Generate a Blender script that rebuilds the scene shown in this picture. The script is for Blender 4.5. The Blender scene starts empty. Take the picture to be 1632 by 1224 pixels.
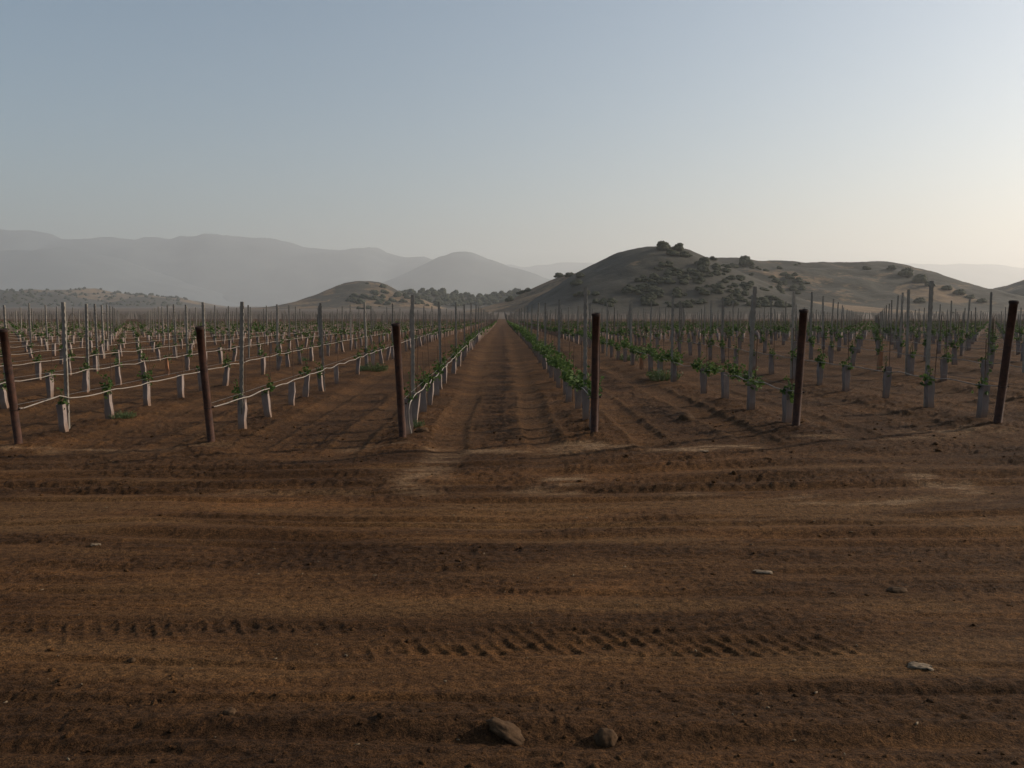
import bpy, math, random
import numpy as np
from mathutils import Vector, Matrix, Euler

rnd = random.Random(7)
rng = np.random.default_rng(7)
scene = bpy.context.scene
col = scene.collection

# ------------------------------------------------------------------ camera, sky, sun, exposure
F = 1369.0                      # focal length in pixels of the 1632 wide frame
PITCH = math.radians(5.18)
YAW = math.radians(0.67)
EYE = 1.8
cam_d = bpy.data.cameras.new('camera')
cam_d.sensor_width = 36.0
cam_d.lens = 36.0 * F / 1632.0
cam_d.clip_start = 0.05
cam_d.clip_end = 90000.0
cam = bpy.data.objects.new('camera', cam_d)
col.objects.link(cam)
cam.location = (0, 0, EYE)
cam.rotation_euler = (math.pi / 2 - PITCH, 0, -YAW)
scene.camera = cam

SUN_EL = math.radians(24.0)
SUN_AZ = math.radians(74.5)      # clockwise from +Y, i.e. to the side the hill stands on
world = bpy.data.worlds.new('World')
scene.world = world
world.use_nodes = True
nt = world.node_tree
nt.nodes.clear()
w_out = nt.nodes.new('ShaderNodeOutputWorld')
w_bg = nt.nodes.new('ShaderNodeBackground')
w_sky = nt.nodes.new('ShaderNodeTexSky')
w_sky.sky_type = 'NISHITA'
w_sky.sun_disc = False
w_sky.sun_elevation = SUN_EL
w_sky.sun_rotation = SUN_AZ
w_sky.air_density = 1.0
w_sky.dust_density = 2.2
w_sky.ozone_density = 2.0
w_hsv = nt.nodes.new('ShaderNodeHueSaturation')
w_hsv.inputs['Hue'].default_value = 0.488
w_hsv.inputs['Saturation'].default_value = 0.95
nt.links.new(w_sky.outputs[0], w_hsv.inputs['Color'])
nt.links.new(w_hsv.outputs[0], w_bg.inputs['Color'])
w_bg.inputs['Strength'].default_value = 0.12
nt.links.new(w_bg.outputs[0], w_out.inputs['Surface'])

sun_d = bpy.data.lights.new('sun', 'SUN')
sun_d.energy = 5.0
sun_d.angle = math.radians(0.6)
sun_d.color = (1.0, 0.86, 0.70)
sun = bpy.data.objects.new('sun', sun_d)
col.objects.link(sun)
sdir = Vector((math.sin(SUN_AZ) * math.cos(SUN_EL), math.cos(SUN_AZ) * math.cos(SUN_EL), math.sin(SUN_EL)))
sun.rotation_euler = sdir.to_track_quat('Z', 'Y').to_euler()
sun.location = (40, 10, 30)

scene.view_settings.view_transform = 'Standard'
scene.view_settings.look = 'None'
scene.view_settings.exposure = 0.0
scene.view_settings.gamma = 1.0
scene.view_settings.use_curve_mapping = False
scene.render.engine = 'CYCLES'
scene.cycles.use_denoising = True
scene.cycles.max_bounces = 6
scene.cycles.diffuse_bounces = 2
scene.cycles.transparent_max_bounces = 8
scene.cycles.volume_bounces = 1

HAZE_DENSITY = 0.00011
HAZE_COLOR = (0.885, 0.900, 0.895)

# ------------------------------------------------------------------ small helpers
def tag(o, label=None, cat=None, group=None, kind=None):
    if label: o['label'] = label
    if cat: o['category'] = cat
    if group: o['group'] = group
    if kind: o['kind'] = kind
    return o

def link(name, data, parent=None):
    o = bpy.data.objects.new(name, data)
    col.objects.link(o)
    if parent is not None:
        o.parent = parent
    return o

def mesh_np(name, V, Q, mat=None, smooth=False, attr=None):
    """mesh from an (n,3) vertex array and an (m,k) face index array"""
    V = np.asarray(V, dtype=np.float32); Q = np.asarray(Q, dtype=np.int32)
    me = bpy.data.meshes.new(name)
    k = Q.shape[1]
    me.vertices.add(len(V)); me.vertices.foreach_set('co', V.ravel())
    me.loops.add(Q.size); me.loops.foreach_set('vertex_index', Q.ravel())
    me.polygons.add(len(Q)); me.polygons.foreach_set('loop_start', np.arange(0, Q.size, k, dtype=np.int32))
    try:
        me.polygons.foreach_set('loop_total', np.full(len(Q), k, dtype=np.int32))
    except Exception:
        pass
    if smooth:
        me.polygons.foreach_set('use_smooth', np.ones(len(Q), dtype=bool))
    me.update(calc_edges=True)
    if attr is not None:
        a = me.color_attributes.new('soil', 'FLOAT_COLOR', 'POINT')
        c = np.ones((len(V), 4), dtype=np.float32)
        c[:, :attr.shape[1]] = attr
        a.data.foreach_set('color', c.ravel())
    if mat: me.materials.append(mat)
    return me

class MB:
    """collects vertices and faces of mixed size"""
    def __init__(s): s.v = []; s.f = []; s.m = []
    def add(s, vs, fs, mi=0):
        b = len(s.v)
        s.v += [tuple(v) for v in vs]
        s.f += [tuple(i + b for i in f) for f in fs]
        s.m += [mi] * len(fs)
    def box(s, c, d, mi=0):
        x, y, z = c; a, b, e = d[0] / 2, d[1] / 2, d[2] / 2
        s.add([(x-a,y-b,z-e),(x+a,y-b,z-e),(x+a,y+b,z-e),(x-a,y+b,z-e),(x-a,y-b,z+e),(x+a,y-b,z+e),(x+a,y+b,z+e),(x-a,y+b,z+e)],
              [(0,3,2,1),(4,5,6,7),(0,1,5,4),(1,2,6,5),(2,3,7,6),(3,0,4,7)], mi)
    def tube(s, pts, r, n=6, mi=0, caps=True):
        pts = [Vector(p) for p in pts]
        rs = r if isinstance(r, (list, tuple)) else [r] * len(pts)
        vs = []; fs = []
        for i, p in enumerate(pts):
            d = (pts[min(i + 1, len(pts) - 1)] - pts[max(i - 1, 0)]).normalized()
            ref = Vector((0, 0, 1)) if abs(d.z) < 0.9 else Vector((1, 0, 0))
            a = d.cross(ref).normalized(); b = d.cross(a)
            for k in range(n):
                t = 2 * math.pi * k / n
                vs.append(p + (a * math.cos(t) + b * math.sin(t)) * rs[i])
        for i in range(len(pts) - 1):
            for k in range(n):
                k2 = (k + 1) % n
                fs.append((i*n+k, i*n+k2, (i+1)*n+k2, (i+1)*n+k))
        if caps:
            fs.append(tuple(range(n))); fs.append(tuple(reversed(range((len(pts)-1)*n, len(pts)*n))))
        s.add(vs, fs, mi)
    def mesh(s, name, mats, smooth=False):
        me = bpy.data.meshes.new(name)
        me.from_pydata(s.v, [], s.f)
        for m in (mats if isinstance(mats, (list, tuple)) else [mats]): me.materials.append(m)
        me.polygons.foreach_set('material_index', s.m)
        if smooth: me.polygons.foreach_set('use_smooth', [True] * len(s.f))
        me.update()
        return me

def perlin(x, y, seed=0):
    r = np.random.default_rng(1000 + seed)
    perm = r.permutation(256); perm = np.concatenate([perm, perm])
    ang = r.uniform(0, 2 * np.pi, 256)
    gx, gy = np.cos(ang), np.sin(ang)
    xi = np.floor(x).astype(np.int64); yi = np.floor(y).astype(np.int64)
    xf = x - xi; yf = y - yi
    u = xf * xf * xf * (xf * (xf * 6 - 15) + 10); v = yf * yf * yf * (yf * (yf * 6 - 15) + 10)
    def g(ix, iy, dx, dy):
        h = perm[perm[ix & 255] + (iy & 255)]
        return gx[h] * dx + gy[h] * dy
    a = g(xi, yi, xf, yf); b = g(xi + 1, yi, xf - 1, yf)
    c = g(xi, yi + 1, xf, yf - 1); d = g(xi + 1, yi + 1, xf - 1, yf - 1)
    return (a + u * (b - a) + v * ((c + u * (d - c)) - (a + u * (b - a)))) * 1.5

def fbm(x, y, o, seed=0, gain=0.5):
    s = 0; a = 1.0; t = 0
    for i in range(o):
        s = s + a * perlin(x * 2**i + 17.3 * i, y * 2**i - 9.1 * i, seed + i); t += a; a *= gain
    return s / t

def sst(a, b, x):
    t = np.clip((x - a) / (b - a), 0, 1)
    return t * t * (3 - 2 * t)

# camera rays, used to carry measured positions into the place
cR = np.array(cam.rotation_euler.to_matrix())
def ray(px, py):
    d = cR @ np.array([(px - 816) / F, -(py - 612) / F, -1.0])
    return d / d[1]                       # one metre forward along +Y
def at_y(px, py, y):
    d = ray(px, py); return np.array([d[0] * y, y, EYE + d[2] * y])

# ------------------------------------------------------------------ materials
def new_mat(name):
    m = bpy.data.materials.new(name); m.use_nodes = True
    t = m.node_tree
    b = t.nodes['Principled BSDF']
    b.inputs['Roughness'].default_value = 0.9
    b.inputs['Specular IOR Level'].default_value = 0.2
    return m, t, b

def N(t, typ, **kw):
    n = t.nodes.new(typ)
    for k, v in kw.items():
        if k in n.inputs: n.inputs[k].default_value = v
        else: setattr(n, k, v)
    return n

def noise(t, vec, scale, detail=4, rough=0.55, dist=0.0):
    n = N(t, 'ShaderNodeTexNoise'); n.inputs['Scale'].default_value = scale
    n.inputs['Detail'].default_value = detail; n.inputs['Roughness'].default_value = rough
    n.inputs['Distortion'].default_value = dist
    if vec is not None: t.links.new(vec, n.inputs['Vector'])
    return n.outputs['Fac']

def ramp(t, fac, stops):
    n = N(t, 'ShaderNodeValToRGB')
    e = n.color_ramp.elements
    while len(e) < len(stops): e.new(0.5)
    for i, (p, c) in enumerate(stops):
        e[i].position = p; e[i].color = (*c, 1) if len(c) == 3 else c
    t.links.new(fac, n.inputs['Fac'])
    return n.outputs['Color']

def mix(t, fac, a, b, mode='MIX'):
    n = N(t, 'ShaderNodeMix'); n.data_type = 'RGBA'; n.blend_type = mode
    if isinstance(fac, (int, float)): n.inputs[0].default_value = fac
    else: t.links.new(fac, n.inputs[0])
    for i, v in ((6, a), (7, b)):
        if isinstance(v, tuple): n.inputs[i].default_value = (*v, 1)
        else: t.links.new(v, n.inputs[i])
    return n.outputs[2]

def math_n(t, op, a, b=0.0):
    n = N(t, 'ShaderNodeMath'); n.operation = op
    for i, v in ((0, a), (1, b)):
        if isinstance(v, (int, float)): n.inputs[i].default_value = v
        else: t.links.new(v, n.inputs[i])
    return n.outputs[0]

def bump(t, b, h, strength, dist):
    n = N(t, 'ShaderNodeBump'); n.inputs['Strength'].default_value = strength; n.inputs['Distance'].default_value = dist
    t.links.new(h, n.inputs['Height']); t.links.new(n.outputs[0], b.inputs['Normal'])

def geo_pos(t): return N(t, 'ShaderNodeNewGeometry').outputs['Position']
def obj_co(t): return N(t, 'ShaderNodeTexCoord').outputs['Object']

def mapped(t, vec, s):
    n = N(t, 'ShaderNodeMapping'); n.inputs['Scale'].default_value = s
    t.links.new(vec, n.inputs['Vector']); return n.outputs[0]

def soil_material():
    m, t, b = new_mat('soil')
    p = geo_pos(t)
    at = N(t, 'ShaderNodeAttribute', attribute_name='soil')
    sp = N(t, 'ShaderNodeSeparateColor'); t.links.new(at.outputs['Color'], sp.inputs[0])
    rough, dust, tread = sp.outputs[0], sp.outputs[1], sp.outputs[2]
    n1 = noise(t, p, 0.9, 6, 0.6)
    n2 = noise(t, mapped(t, p, (0.5, 2.2, 1)), 1.1, 6, 0.62)
    n3 = noise(t, mapped(t, p, (0.95, 1.05, 1)), 22, 6, 0.74)
    n4 = noise(t, p, 95, 3, 0.75)
    base = ramp(t, n2, [(0.30, (0.054, 0.0270, 0.0110)), (0.52, (0.080, 0.0395, 0.0155)), (0.72, (0.118, 0.0575, 0.0212))])
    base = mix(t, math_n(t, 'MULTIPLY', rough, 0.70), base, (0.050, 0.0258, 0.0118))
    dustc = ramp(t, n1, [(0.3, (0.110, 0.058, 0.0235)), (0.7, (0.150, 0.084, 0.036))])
    n5 = noise(t, mapped(t, p, (0.28, 1.0, 1)), 0.9, 3, 0.5)
    base = mix(t, 1.0, base, ramp(t, n5, [(0.34, (0.70, 0.68, 0.68)), (0.5, (1.0, 1.0, 1.0)), (0.66, (1.38, 1.33, 1.28))]), 'MULTIPLY')
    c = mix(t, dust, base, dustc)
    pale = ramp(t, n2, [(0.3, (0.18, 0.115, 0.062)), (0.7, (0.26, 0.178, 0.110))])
    c = mix(t, tread, c, pale)  # third channel: rolled bare patches, sunlit brightness put into the colour
    grain = ramp(t, n3, [(0.33, (0.42, 0.40, 0.38)), (0.49, (0.95, 0.95, 0.95)), (0.66, (1.55, 1.50, 1.42))])
    c = mix(t, 1.0, c, grain, 'MULTIPLY')
    g2 = ramp(t, n4, [(0.36, (0.42, 0.40, 0.38)), (0.62, (1.50, 1.48, 1.44))])
    c = mix(t, 1.0, c, g2, 'MULTIPLY')
    t.links.new(c, b.inputs['Base Color'])
    b.inputs['Roughness'].default_value = 0.95
    b.inputs['Specular IOR Level'].default_value = 0.1
    h = math_n(t, 'ADD', math_n(t, 'MULTIPLY', n3, 0.6), math_n(t, 'MULTIPLY', n4, 0.35))
    bump(t, b, h, 0.95, 0.045)
    return m
SOIL = soil_material()

def plain_material():
    m, t, b = new_mat('plain_earth')
    p = geo_pos(t)
    n1 = noise(t, mapped(t, p, (1, 0.35, 1)), 0.006, 6, 0.6)
    n2 = noise(t, p, 0.15, 4, 0.6)
    c = ramp(t, n1, [(0.35, (0.070, 0.054, 0.042)), (0.55, (0.100, 0.076, 0.056)), (0.72, (0.17, 0.13, 0.085))])
    c = mix(t, 0.5, c, ramp(t, n2, [(0.3, (0.06, 0.045, 0.035)), (0.7, (0.14, 0.105, 0.075))]))
    t.links.new(c, b.inputs['Base Color'])
    return m
PLAIN = plain_material()

def hill_material():
    m, t, b = new_mat('hill_grass')
    p = geo_pos(t)
    at = N(t, 'ShaderNodeAttribute', attribute_name='soil')
    sp = N(t, 'ShaderNodeSeparateColor'); t.links.new(at.outputs['Color'], sp.inputs[0])
    n1 = noise(t, p, 0.022, 7, 0.62, 0.4)
    n2 = noise(t, p, 0.16, 6, 0.65)
    grass = ramp(t, n2, [(0.3, (0.100, 0.066, 0.037)), (0.6, (0.168, 0.108, 0.056)), (0.8, (0.26, 0.168, 0.088))])
    scrub = ramp(t, n2, [(0.3, (0.024, 0.023, 0.017)), (0.7, (0.050, 0.043, 0.029))])
    f = math_n(t, 'ADD', n1, math_n(t, 'MULTIPLY', math_n(t, 'SUBTRACT', n2, 0.5), 0.45))
    f = math_n(t, 'ADD', f, math_n(t, 'MULTIPLY', math_n(t, 'SUBTRACT', sp.outputs[1], 0.5), 0.55))
    fr = ramp(t, f, [(0.44, (0, 0, 0)), (0.58, (1, 1, 1))])
    t.links.new(mix(t, fr, scrub, grass), b.inputs['Base Color'])
    bump(t, b, n2, 0.6, 1.5)
    return m
HILL = hill_material()

def mountain_material():
    m, t, b = new_mat('mountain_rock')
    p = geo_pos(t)
    n = noise(t, p, 0.004, 6, 0.6)
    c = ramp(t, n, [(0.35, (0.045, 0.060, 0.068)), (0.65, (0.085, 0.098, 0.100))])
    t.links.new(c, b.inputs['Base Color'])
    return m
MOUNT = mountain_material()

def simple(name, c1, c2, scale, rough=0.85, spec=0.2, bscale=None, metal=0.0, rnd_amt=0.0):
    m, t, b = new_mat(name)
    o = obj_co(t)
    n = noise(t, o, scale, 5, 0.65)
    c = ramp(t, n, [(0.3, c1), (0.7, c2)])
    if rnd_amt:
        oi = N(t, 'ShaderNodeObjectInfo')
        v = N(t, 'ShaderNodeMapRange'); v.inputs['To Min'].default_value = 1 - rnd_amt; v.inputs['To Max'].default_value = 1 + rnd_amt
        t.links.new(oi.outputs['Random'], v.inputs['Value'])
        cc = N(t, 'ShaderNodeCombineColor')
        for i in range(3): t.links.new(v.outputs[0], cc.inputs[i])
        c = mix(t, 1.0, c, cc.outputs[0], 'MULTIPLY')
    t.links.new(c, b.inputs['Base Color'])
    b.inputs['Roughness'].default_value = rough
    b.inputs['Specular IOR Level'].default_value = spec
    b.inputs['Metallic'].default_value = metal
    if bscale: bump(t, b, n, 0.4, bscale)
    return m

RUST = simple('rusty_steel', (0.017, 0.010, 0.008), (0.085, 0.036, 0.021), 14, 0.8, 0.25, 0.004)
RUSTD = simple('dark_rust', (0.016, 0.010, 0.008), (0.040, 0.021, 0.015), 25, 0.8, 0.25, 0.003)
GALV = simple('weathered_galvanised_steel', (0.14, 0.122, 0.10), (0.25, 0.225, 0.19), 9, 0.5, 0.5, 0.002, 0.25, 0.2)
OLDSTEEL = simple('old_grey_steel', (0.06, 0.050, 0.042), (0.115, 0.098, 0.082), 9, 0.7, 0.2)
STAKE = simple('thin_rusty_rod', (0.05, 0.03, 0.02), (0.10, 0.06, 0.04), 20, 0.8)
WIRE = simple('wire_steel', (0.14, 0.13, 0.12), (0.22, 0.20, 0.18), 20, 0.5, 0.4)
HOSE = simple('dusty_hose_plastic', (0.17, 0.147, 0.122), (0.27, 0.235, 0.20), 6, 0.65, 0.3)
STEM = simple('vine_cane', (0.06, 0.04, 0.025), (0.11, 0.075, 0.045), 20)
STONE = simple('field_stone', (0.042, 0.025, 0.0138), (0.088, 0.052, 0.028), 30, 0.95, 0.1, 0.02)
PALE = simple('pale_stone', (0.12, 0.085, 0.055), (0.25, 0.19, 0.13), 30, 0.9, 0.1, 0.01)
CHAFF = simple('dry_straw', (0.10, 0.070, 0.042), (0.19, 0.14, 0.085), 30)
TRUNK = simple('oak_bark', (0.04, 0.03, 0.02), (0.09, 0.07, 0.05), 4)

def carton(name, c1, c2):
    m, t, b = new_mat(name)
    o = obj_co(t)
    n = noise(t, mapped(t, o, (1, 1, 0.35)), 9, 5, 0.6)
    c = ramp(t, n, [(0.3, c1), (0.65, c2)])
    sx = N(t, 'ShaderNodeSeparateXYZ'); t.links.new(o, sx.inputs[0])
    mud = N(t, 'ShaderNodeMapRange'); mud.inputs['From Min'].default_value = 0.16; mud.inputs['From Max'].default_value = 0.0
    mud.inputs['To Max'].default_value = 0.75
    t.links.new(math_n(t, 'ADD', sx.outputs[2], math_n(t, 'MULTIPLY', n, -0.05)), mud.inputs['Value'])
    c = mix(t, mud.outputs[0], c, (0.16, 0.095, 0.06))       # mud splashed on the foot of the carton
    t.links.new(c, b.inputs['Base Color'])
    b.inputs['Roughness'].default_value = 0.8
    tr = N(t, 'ShaderNodeBsdfTranslucent'); t.links.new(c, tr.inputs['Color'])
    mx = N(t, 'ShaderNodeMixShader'); mx.inputs[0].default_value = 0.08
    t.links.new(b.outputs[0], mx.inputs[1]); t.links.new(tr.outputs[0], mx.inputs[2])
    t.links.new(mx.outputs[0], t.nodes['Material Output'].inputs['Surface'])
    return m
CARTON = carton('waxed_carton', (0.15, 0.115, 0.10), (0.27, 0.215, 0.19))
CARTON_O = carton('orange_carton', (0.26, 0.12, 0.06), (0.36, 0.17, 0.09))

def leafy(name, c1, c2, trans, rough=0.5, spec=0.35):
    m, t, b = new_mat(name)
    g = N(t, 'ShaderNodeNewGeometry')
    c = ramp(t, g.outputs['Random Per Island'], [(0.0, c1), (1.0, c2)])
    n = noise(t, obj_co(t), 3, 3)
    c = mix(t, 0.35, c, ramp(t, n, [(0.3, c1), (0.7, c2)]))
    t.links.new(c, b.inputs['Base Color'])
    b.inputs['Roughness'].default_value = rough; b.inputs['Specular IOR Level'].default_value = spec
    tr = N(t, 'ShaderNodeBsdfTranslucent'); t.links.new(c, tr.inputs['Color'])
    mx = N(t, 'ShaderNodeMixShader'); mx.inputs[0].default_value = trans
    t.links.new(b.outputs[0], mx.inputs[1]); t.links.new(tr.outputs[0], mx.inputs[2])
    t.links.new(mx.outputs[0], t.nodes['Material Output'].inputs['Surface'])
    return m
LEAF = leafy('vine_leaf', (0.036, 0.070, 0.017), (0.092, 0.135, 0.038), 0.35, 0.7, 0.15)
WEED = leafy('weed_green', (0.050, 0.080, 0.028), (0.095, 0.125, 0.045), 0.3)
OAK = leafy('oak_foliage', (0.030, 0.036, 0.020), (0.062, 0.066, 0.036), 0.12, 0.8, 0.1)

# ------------------------------------------------------------------ ground shape
ROW0 = -1.256; ROWS = 2.44
def row_x(k): return ROW0 + ROWS * k

ANCH = [(-6.1,10.9,0),(-3.7,10.9,.01),(-1.25,10.9,.055),(1.18,10.8,.14),(3.63,10.6,.267),(6.07,10.5,.389),
        (3.7,12.8,.19),(3.7,18.2,.10),(3.7,23.6,.07),(6.2,12.5,.32),(6.2,17.8,.27),(6.2,22.9,.15),(8.6,17.5,.38),(8.6,22.8,.38),
        (11,22.8,.37),(11,27.7,.40),(13.5,28,.27),(13.5,32.8,.27),(16,38,.2),(18.4,43,.1),(1.2,18,.05),(1.2,26,.03),(3.7,34,.02),(8.6,34,.10),
        (6.5,4.5,.10),(3.5,4.0,.03),(0,5,0),(6.5,7,.22),(3,7,.10),(0,7.5,.02),(10,8,.36),(12,12,.42),(14,18,.36),(-1.2,18,.01),(-1.2,30,0),(0.5,45,0)]
for yy in (3, 5, 8, 11, 16, 24, 36, 54):
    for xx in (-30, -20, -14, -10, -8): ANCH.append((xx, yy, 0))
for yy in (54, 80, 120, 180, 270):
    for xx in (-60, -30, -10, 0, 10, 25, 50, 80): ANCH.append((xx, yy, 0))
for xx in (26, 32, 40, 60): 
    for yy in (24, 36, 48): ANCH.append((xx, yy, 0))
AN = np.array(ANCH)
def macro(x, y):
    x = np.asarray(x, float); y = np.asarray(y, float)
    yc = np.maximum(y, 2.5)
    base = np.interp(yc, [0, 34, 50, 79, 120, 175, 250, 400], [0, -0.02, -0.16, -0.6, -1.15, -1.8, -2.2, -2.2])
    num = 0.0; den = 1e-4
    ly = np.log(yc)
    for ax, ay, az in AN:
        s = 2.4 + ay * 0.055
        w = np.exp(-((x - ax) / s) ** 2 - ((ly - math.log(ay)) / 0.26) ** 2)
        num = num + w * az; den = den + w
    return base + num / den

LIT_SOIL = []      # bare, dry, rolled soil, sunlit brightness painted in: centre x, y, half sizes, strength
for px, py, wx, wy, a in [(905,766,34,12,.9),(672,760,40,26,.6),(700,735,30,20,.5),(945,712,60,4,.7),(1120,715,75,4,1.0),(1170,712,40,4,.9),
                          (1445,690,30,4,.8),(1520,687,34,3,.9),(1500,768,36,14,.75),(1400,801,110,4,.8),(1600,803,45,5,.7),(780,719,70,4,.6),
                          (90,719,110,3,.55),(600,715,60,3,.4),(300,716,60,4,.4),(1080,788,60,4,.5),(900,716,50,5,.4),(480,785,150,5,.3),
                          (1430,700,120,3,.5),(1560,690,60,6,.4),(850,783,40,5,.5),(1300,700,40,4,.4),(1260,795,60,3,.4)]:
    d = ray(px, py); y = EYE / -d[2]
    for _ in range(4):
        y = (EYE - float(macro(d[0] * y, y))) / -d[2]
    LIT_SOIL.append((d[0] * y, y, wx / F * y * 1.15, wy / F * y * y / 1.75, a))

def detail(x, y):
    """relief of the soil on top of macro(): returns dz and the masks rough, dust"""
    yb = y + 0.055 * x + 0.10 * perlin(x / 5.0, y / 3.0, 3)
    far = sst(9.3, 10.8, y + 0.25 * perlin(x / 1.5, y / 0.8, 5) + 0.04 * x)            # 0 on the cross road, 1 in the rows
    # how broken the soil is
    S = fbm(x / 2.6, yb / 0.42, 4, 11)
    S2 = fbm(x / 0.9, yb / 0.6, 3, 31)
    bias = np.interp(yb, [2.5, 3.3, 3.8, 4.05, 4.4, 4.6, 4.8, 5.1, 5.4, 6.2, 6.4, 7.6, 8.05, 8.4, 10.5],
                         [.5, .55, .25, -.35, -.2, .1, -.25, -.3, 0.0, .2, -.3, -.25, .3, .22, .1])
    road = sst(-0.22, 0.42, S * 1.2 + 0.5 * S2 + bias)
    # rows: soil heaped under the vines, two wheel tracks per lane
    kk = (x - ROW0) / ROWS
    lane = (kk - np.floor(kk) - 0.5) * ROWS                       # metres from the lane's middle
    edge = ROWS / 2 - np.abs(lane)                                 # metres from the row
    berm = np.exp(-(edge / 0.42) ** 2)
    wob = 0.07 * perlin(x * 0 + np.floor(kk) * 7.7, y / 5.0, 41)
    la = lane - wob
    trk = np.exp(-((np.abs(la + 0.03) - 0.60) / 0.20) ** 4)
    cen = (np.floor(kk) == 0)
    trk = np.where(cen, np.maximum(np.exp(-((la + 0.62) / 0.24) ** 4), 0.8 * np.exp(-((la - 0.52) / 0.20) ** 4)), trk * (0.45 + 0.5 * sst(-.3, .4, perlin(np.floor(kk) * 3.1 + x * 0, y / 7, 43))))
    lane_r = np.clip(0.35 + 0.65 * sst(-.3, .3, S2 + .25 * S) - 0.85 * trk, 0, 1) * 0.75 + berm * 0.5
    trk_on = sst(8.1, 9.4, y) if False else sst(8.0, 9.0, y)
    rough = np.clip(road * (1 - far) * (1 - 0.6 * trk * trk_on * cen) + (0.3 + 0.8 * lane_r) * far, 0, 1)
    # clods
    amp = np.clip(0.013 * y / 4.0, 0.010, 0.028)
    c1 = fbm(x / 0.50, y / 0.20, 2, 51)
    c2 = np.abs(perlin(x / 0.17, y / 0.085, 53)) ; c3 = perlin(x / 0.070, y / 0.045, 55); c4 = perlin(x / 0.032, y / 0.026, 57)
    clod = c1 * 0.55 + (0.45 - c2) * 0.62 + c3 * 0.48 + c4 * 0.36
    dz = rough * amp * clod * 1.15
    dz += (1 - rough) * (0.0030 * c3 + 0.0026 * c4 + 0.004 * c2)
    dz += 0.03 * fbm(x / 2.2, y / 1.6, 2, 61)
    pit = sst(0.42, 0.7, perlin(x / 0.085, y / 0.075, 63)) * sst(-.1, .4, perlin(x / 0.7, y / 0.5, 65))
    dz -= 0.005 * pit * (1 - far) * (y < 7)
    stri = perlin(x / 1.6, yb / 0.034, 121) + 0.8 * perlin(x / 0.9, yb / 0.075, 123)
    dz += (1 - far) * 0.0045 * stri * sst(-.5, .3, perlin(x / 1.9, yb / .6, 125))
    # long scrapes and ridges along the cross road
    for yc, dep, w, sd in [(8.28, .035, .10, 1), (7.95, .03, .07, 2), (7.62, .022, .05, 3), (7.30, -.02, .08, 4), (6.98, .022, .05, 5), (6.80, .018, .04, 6),
                           (6.46, .03, .09, 7), (6.22, .018, .06, 8), (5.62, .012, .06, 9), (5.15, .010, .05, 10), (4.12, .010, .03, 12), (3.86, .020, .035, 13),
                           (3.70, .014, .03, 14), (3.42, .03, .07, 15), (3.25, .03, .05, 16), (8.75, .03, .12, 17), (9.2, .025, .10, 18)]:
        q = (yb + 0.05 * perlin(x / 1.1, x * 0 + sd * 3.3, 70 + sd) - yc) / w
        on = sst(-.35, .25, perlin(x / 2.1, x * 0 + sd * 5.1, 90 + sd))
        dz -= dep * on * (np.exp(-q * q) - 0.55 * np.exp(-(q - 1.7) ** 2)) * (1 - far)
    # tyre lugs pressed into the road
    tread = 0
    for yc, hw, x0, x1, a in [(4.50, .20, -1.1, 2.1, 1.0), (4.28, .10, -2.2, .6, .35), (4.95, .10, .2, 2.9, .3), (6.0, .16, -3.5, -1.2, .35), (7.3, .18, .5, 4.0, .3), (4.62, .13, -3.2, -0.6, .75), (4.42, .08, -3.5, -1.9, .5), (5.75, .2, 1.4, 3.4, .35), (3.78, .16, 1.2, 3.2, .3), (5.55, .16, -1.9, -0.9, .4)]:
        v = (y + 0.045 * x + .03 * perlin(x / 1.2, y, 77) - yc) / hw
        on = sst(1.05, 0.75, np.abs(v)) * sst(x0, x0 + .9, x) * sst(x1 + .25, x1 - .8, x) * (0.30 + 0.70 * sst(-.45, .25, perlin(x / 0.45, y / 0.15, 79)))
        ph = (x + 0.50 * (y - yc) + 0.012 * perlin(x / .1, y / .1, 78)) / 0.098
        tri = 1 - np.abs(2 * (ph - np.floor(ph)) - 1)
        lug = np.clip(tri * 2.2 - 1.2, 0, 1) * (0.55 + 0.9 * np.abs(perlin(x / .16, y / .1, 81))) + .5 * np.abs(perlin(x / .12, y / .03, 82))
        dz += a * on * (0.020 * lug - 0.018)
        tread = np.maximum(tread, on * a)
    # lanes
    dz += far * (0.055 * berm * (1 + 0.5 * c1) - 0.028 * trk)
    lip = np.exp(-((np.abs(np.abs(la + 0.03) - 0.60) - 0.25) / 0.05) ** 2)
    dz += far * 0.014 * lip * (1 + c1)
    cross = np.sin(2 * np.pi * (y + 0.3 * np.abs(la)) / 0.16)
    dz += far * trk * np.where(np.floor(kk) >= 1, 0.009, 0.002) * cross * sst(40, 20, y)
    dz = np.where(cen & (y > 7.8), dz - 0.02 * trk * trk_on * (1 - far), dz)
    # dry pale dust, plus rolled patches painted brighter as if sunlit
    dust = 0.60 * sst(0.02, 0.5, -S * .8 + 0.8 * fbm(x / 3.5, yb / 0.8, 3, 101) - bias * .8) * (1 - far) * (1 - rough)
    dust = dust + 0.10 * far * trk + 0.10 * far * sst(.1, .5, S2) + 0.14 * far * lip
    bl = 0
    for dx, dy, sx, sy, a in LIT_SOIL:
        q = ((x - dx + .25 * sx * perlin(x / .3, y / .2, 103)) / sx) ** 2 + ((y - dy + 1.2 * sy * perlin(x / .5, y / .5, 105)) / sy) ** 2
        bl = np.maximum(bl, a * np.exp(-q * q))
    dust = np.clip(dust, 0, 1)
    dz = dz * (1 - 0.6 * bl)
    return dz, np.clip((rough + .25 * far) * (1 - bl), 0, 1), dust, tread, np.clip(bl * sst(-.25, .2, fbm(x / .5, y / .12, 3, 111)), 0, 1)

def ground_z(x, y):
    x = np.atleast_1d(np.asarray(x, float)); y = np.atleast_1d(np.asarray(y, float))
    return macro(x, y) + detail(x, y)[0]

def gz(x, y): return float(ground_z(x, y)[0])

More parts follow.
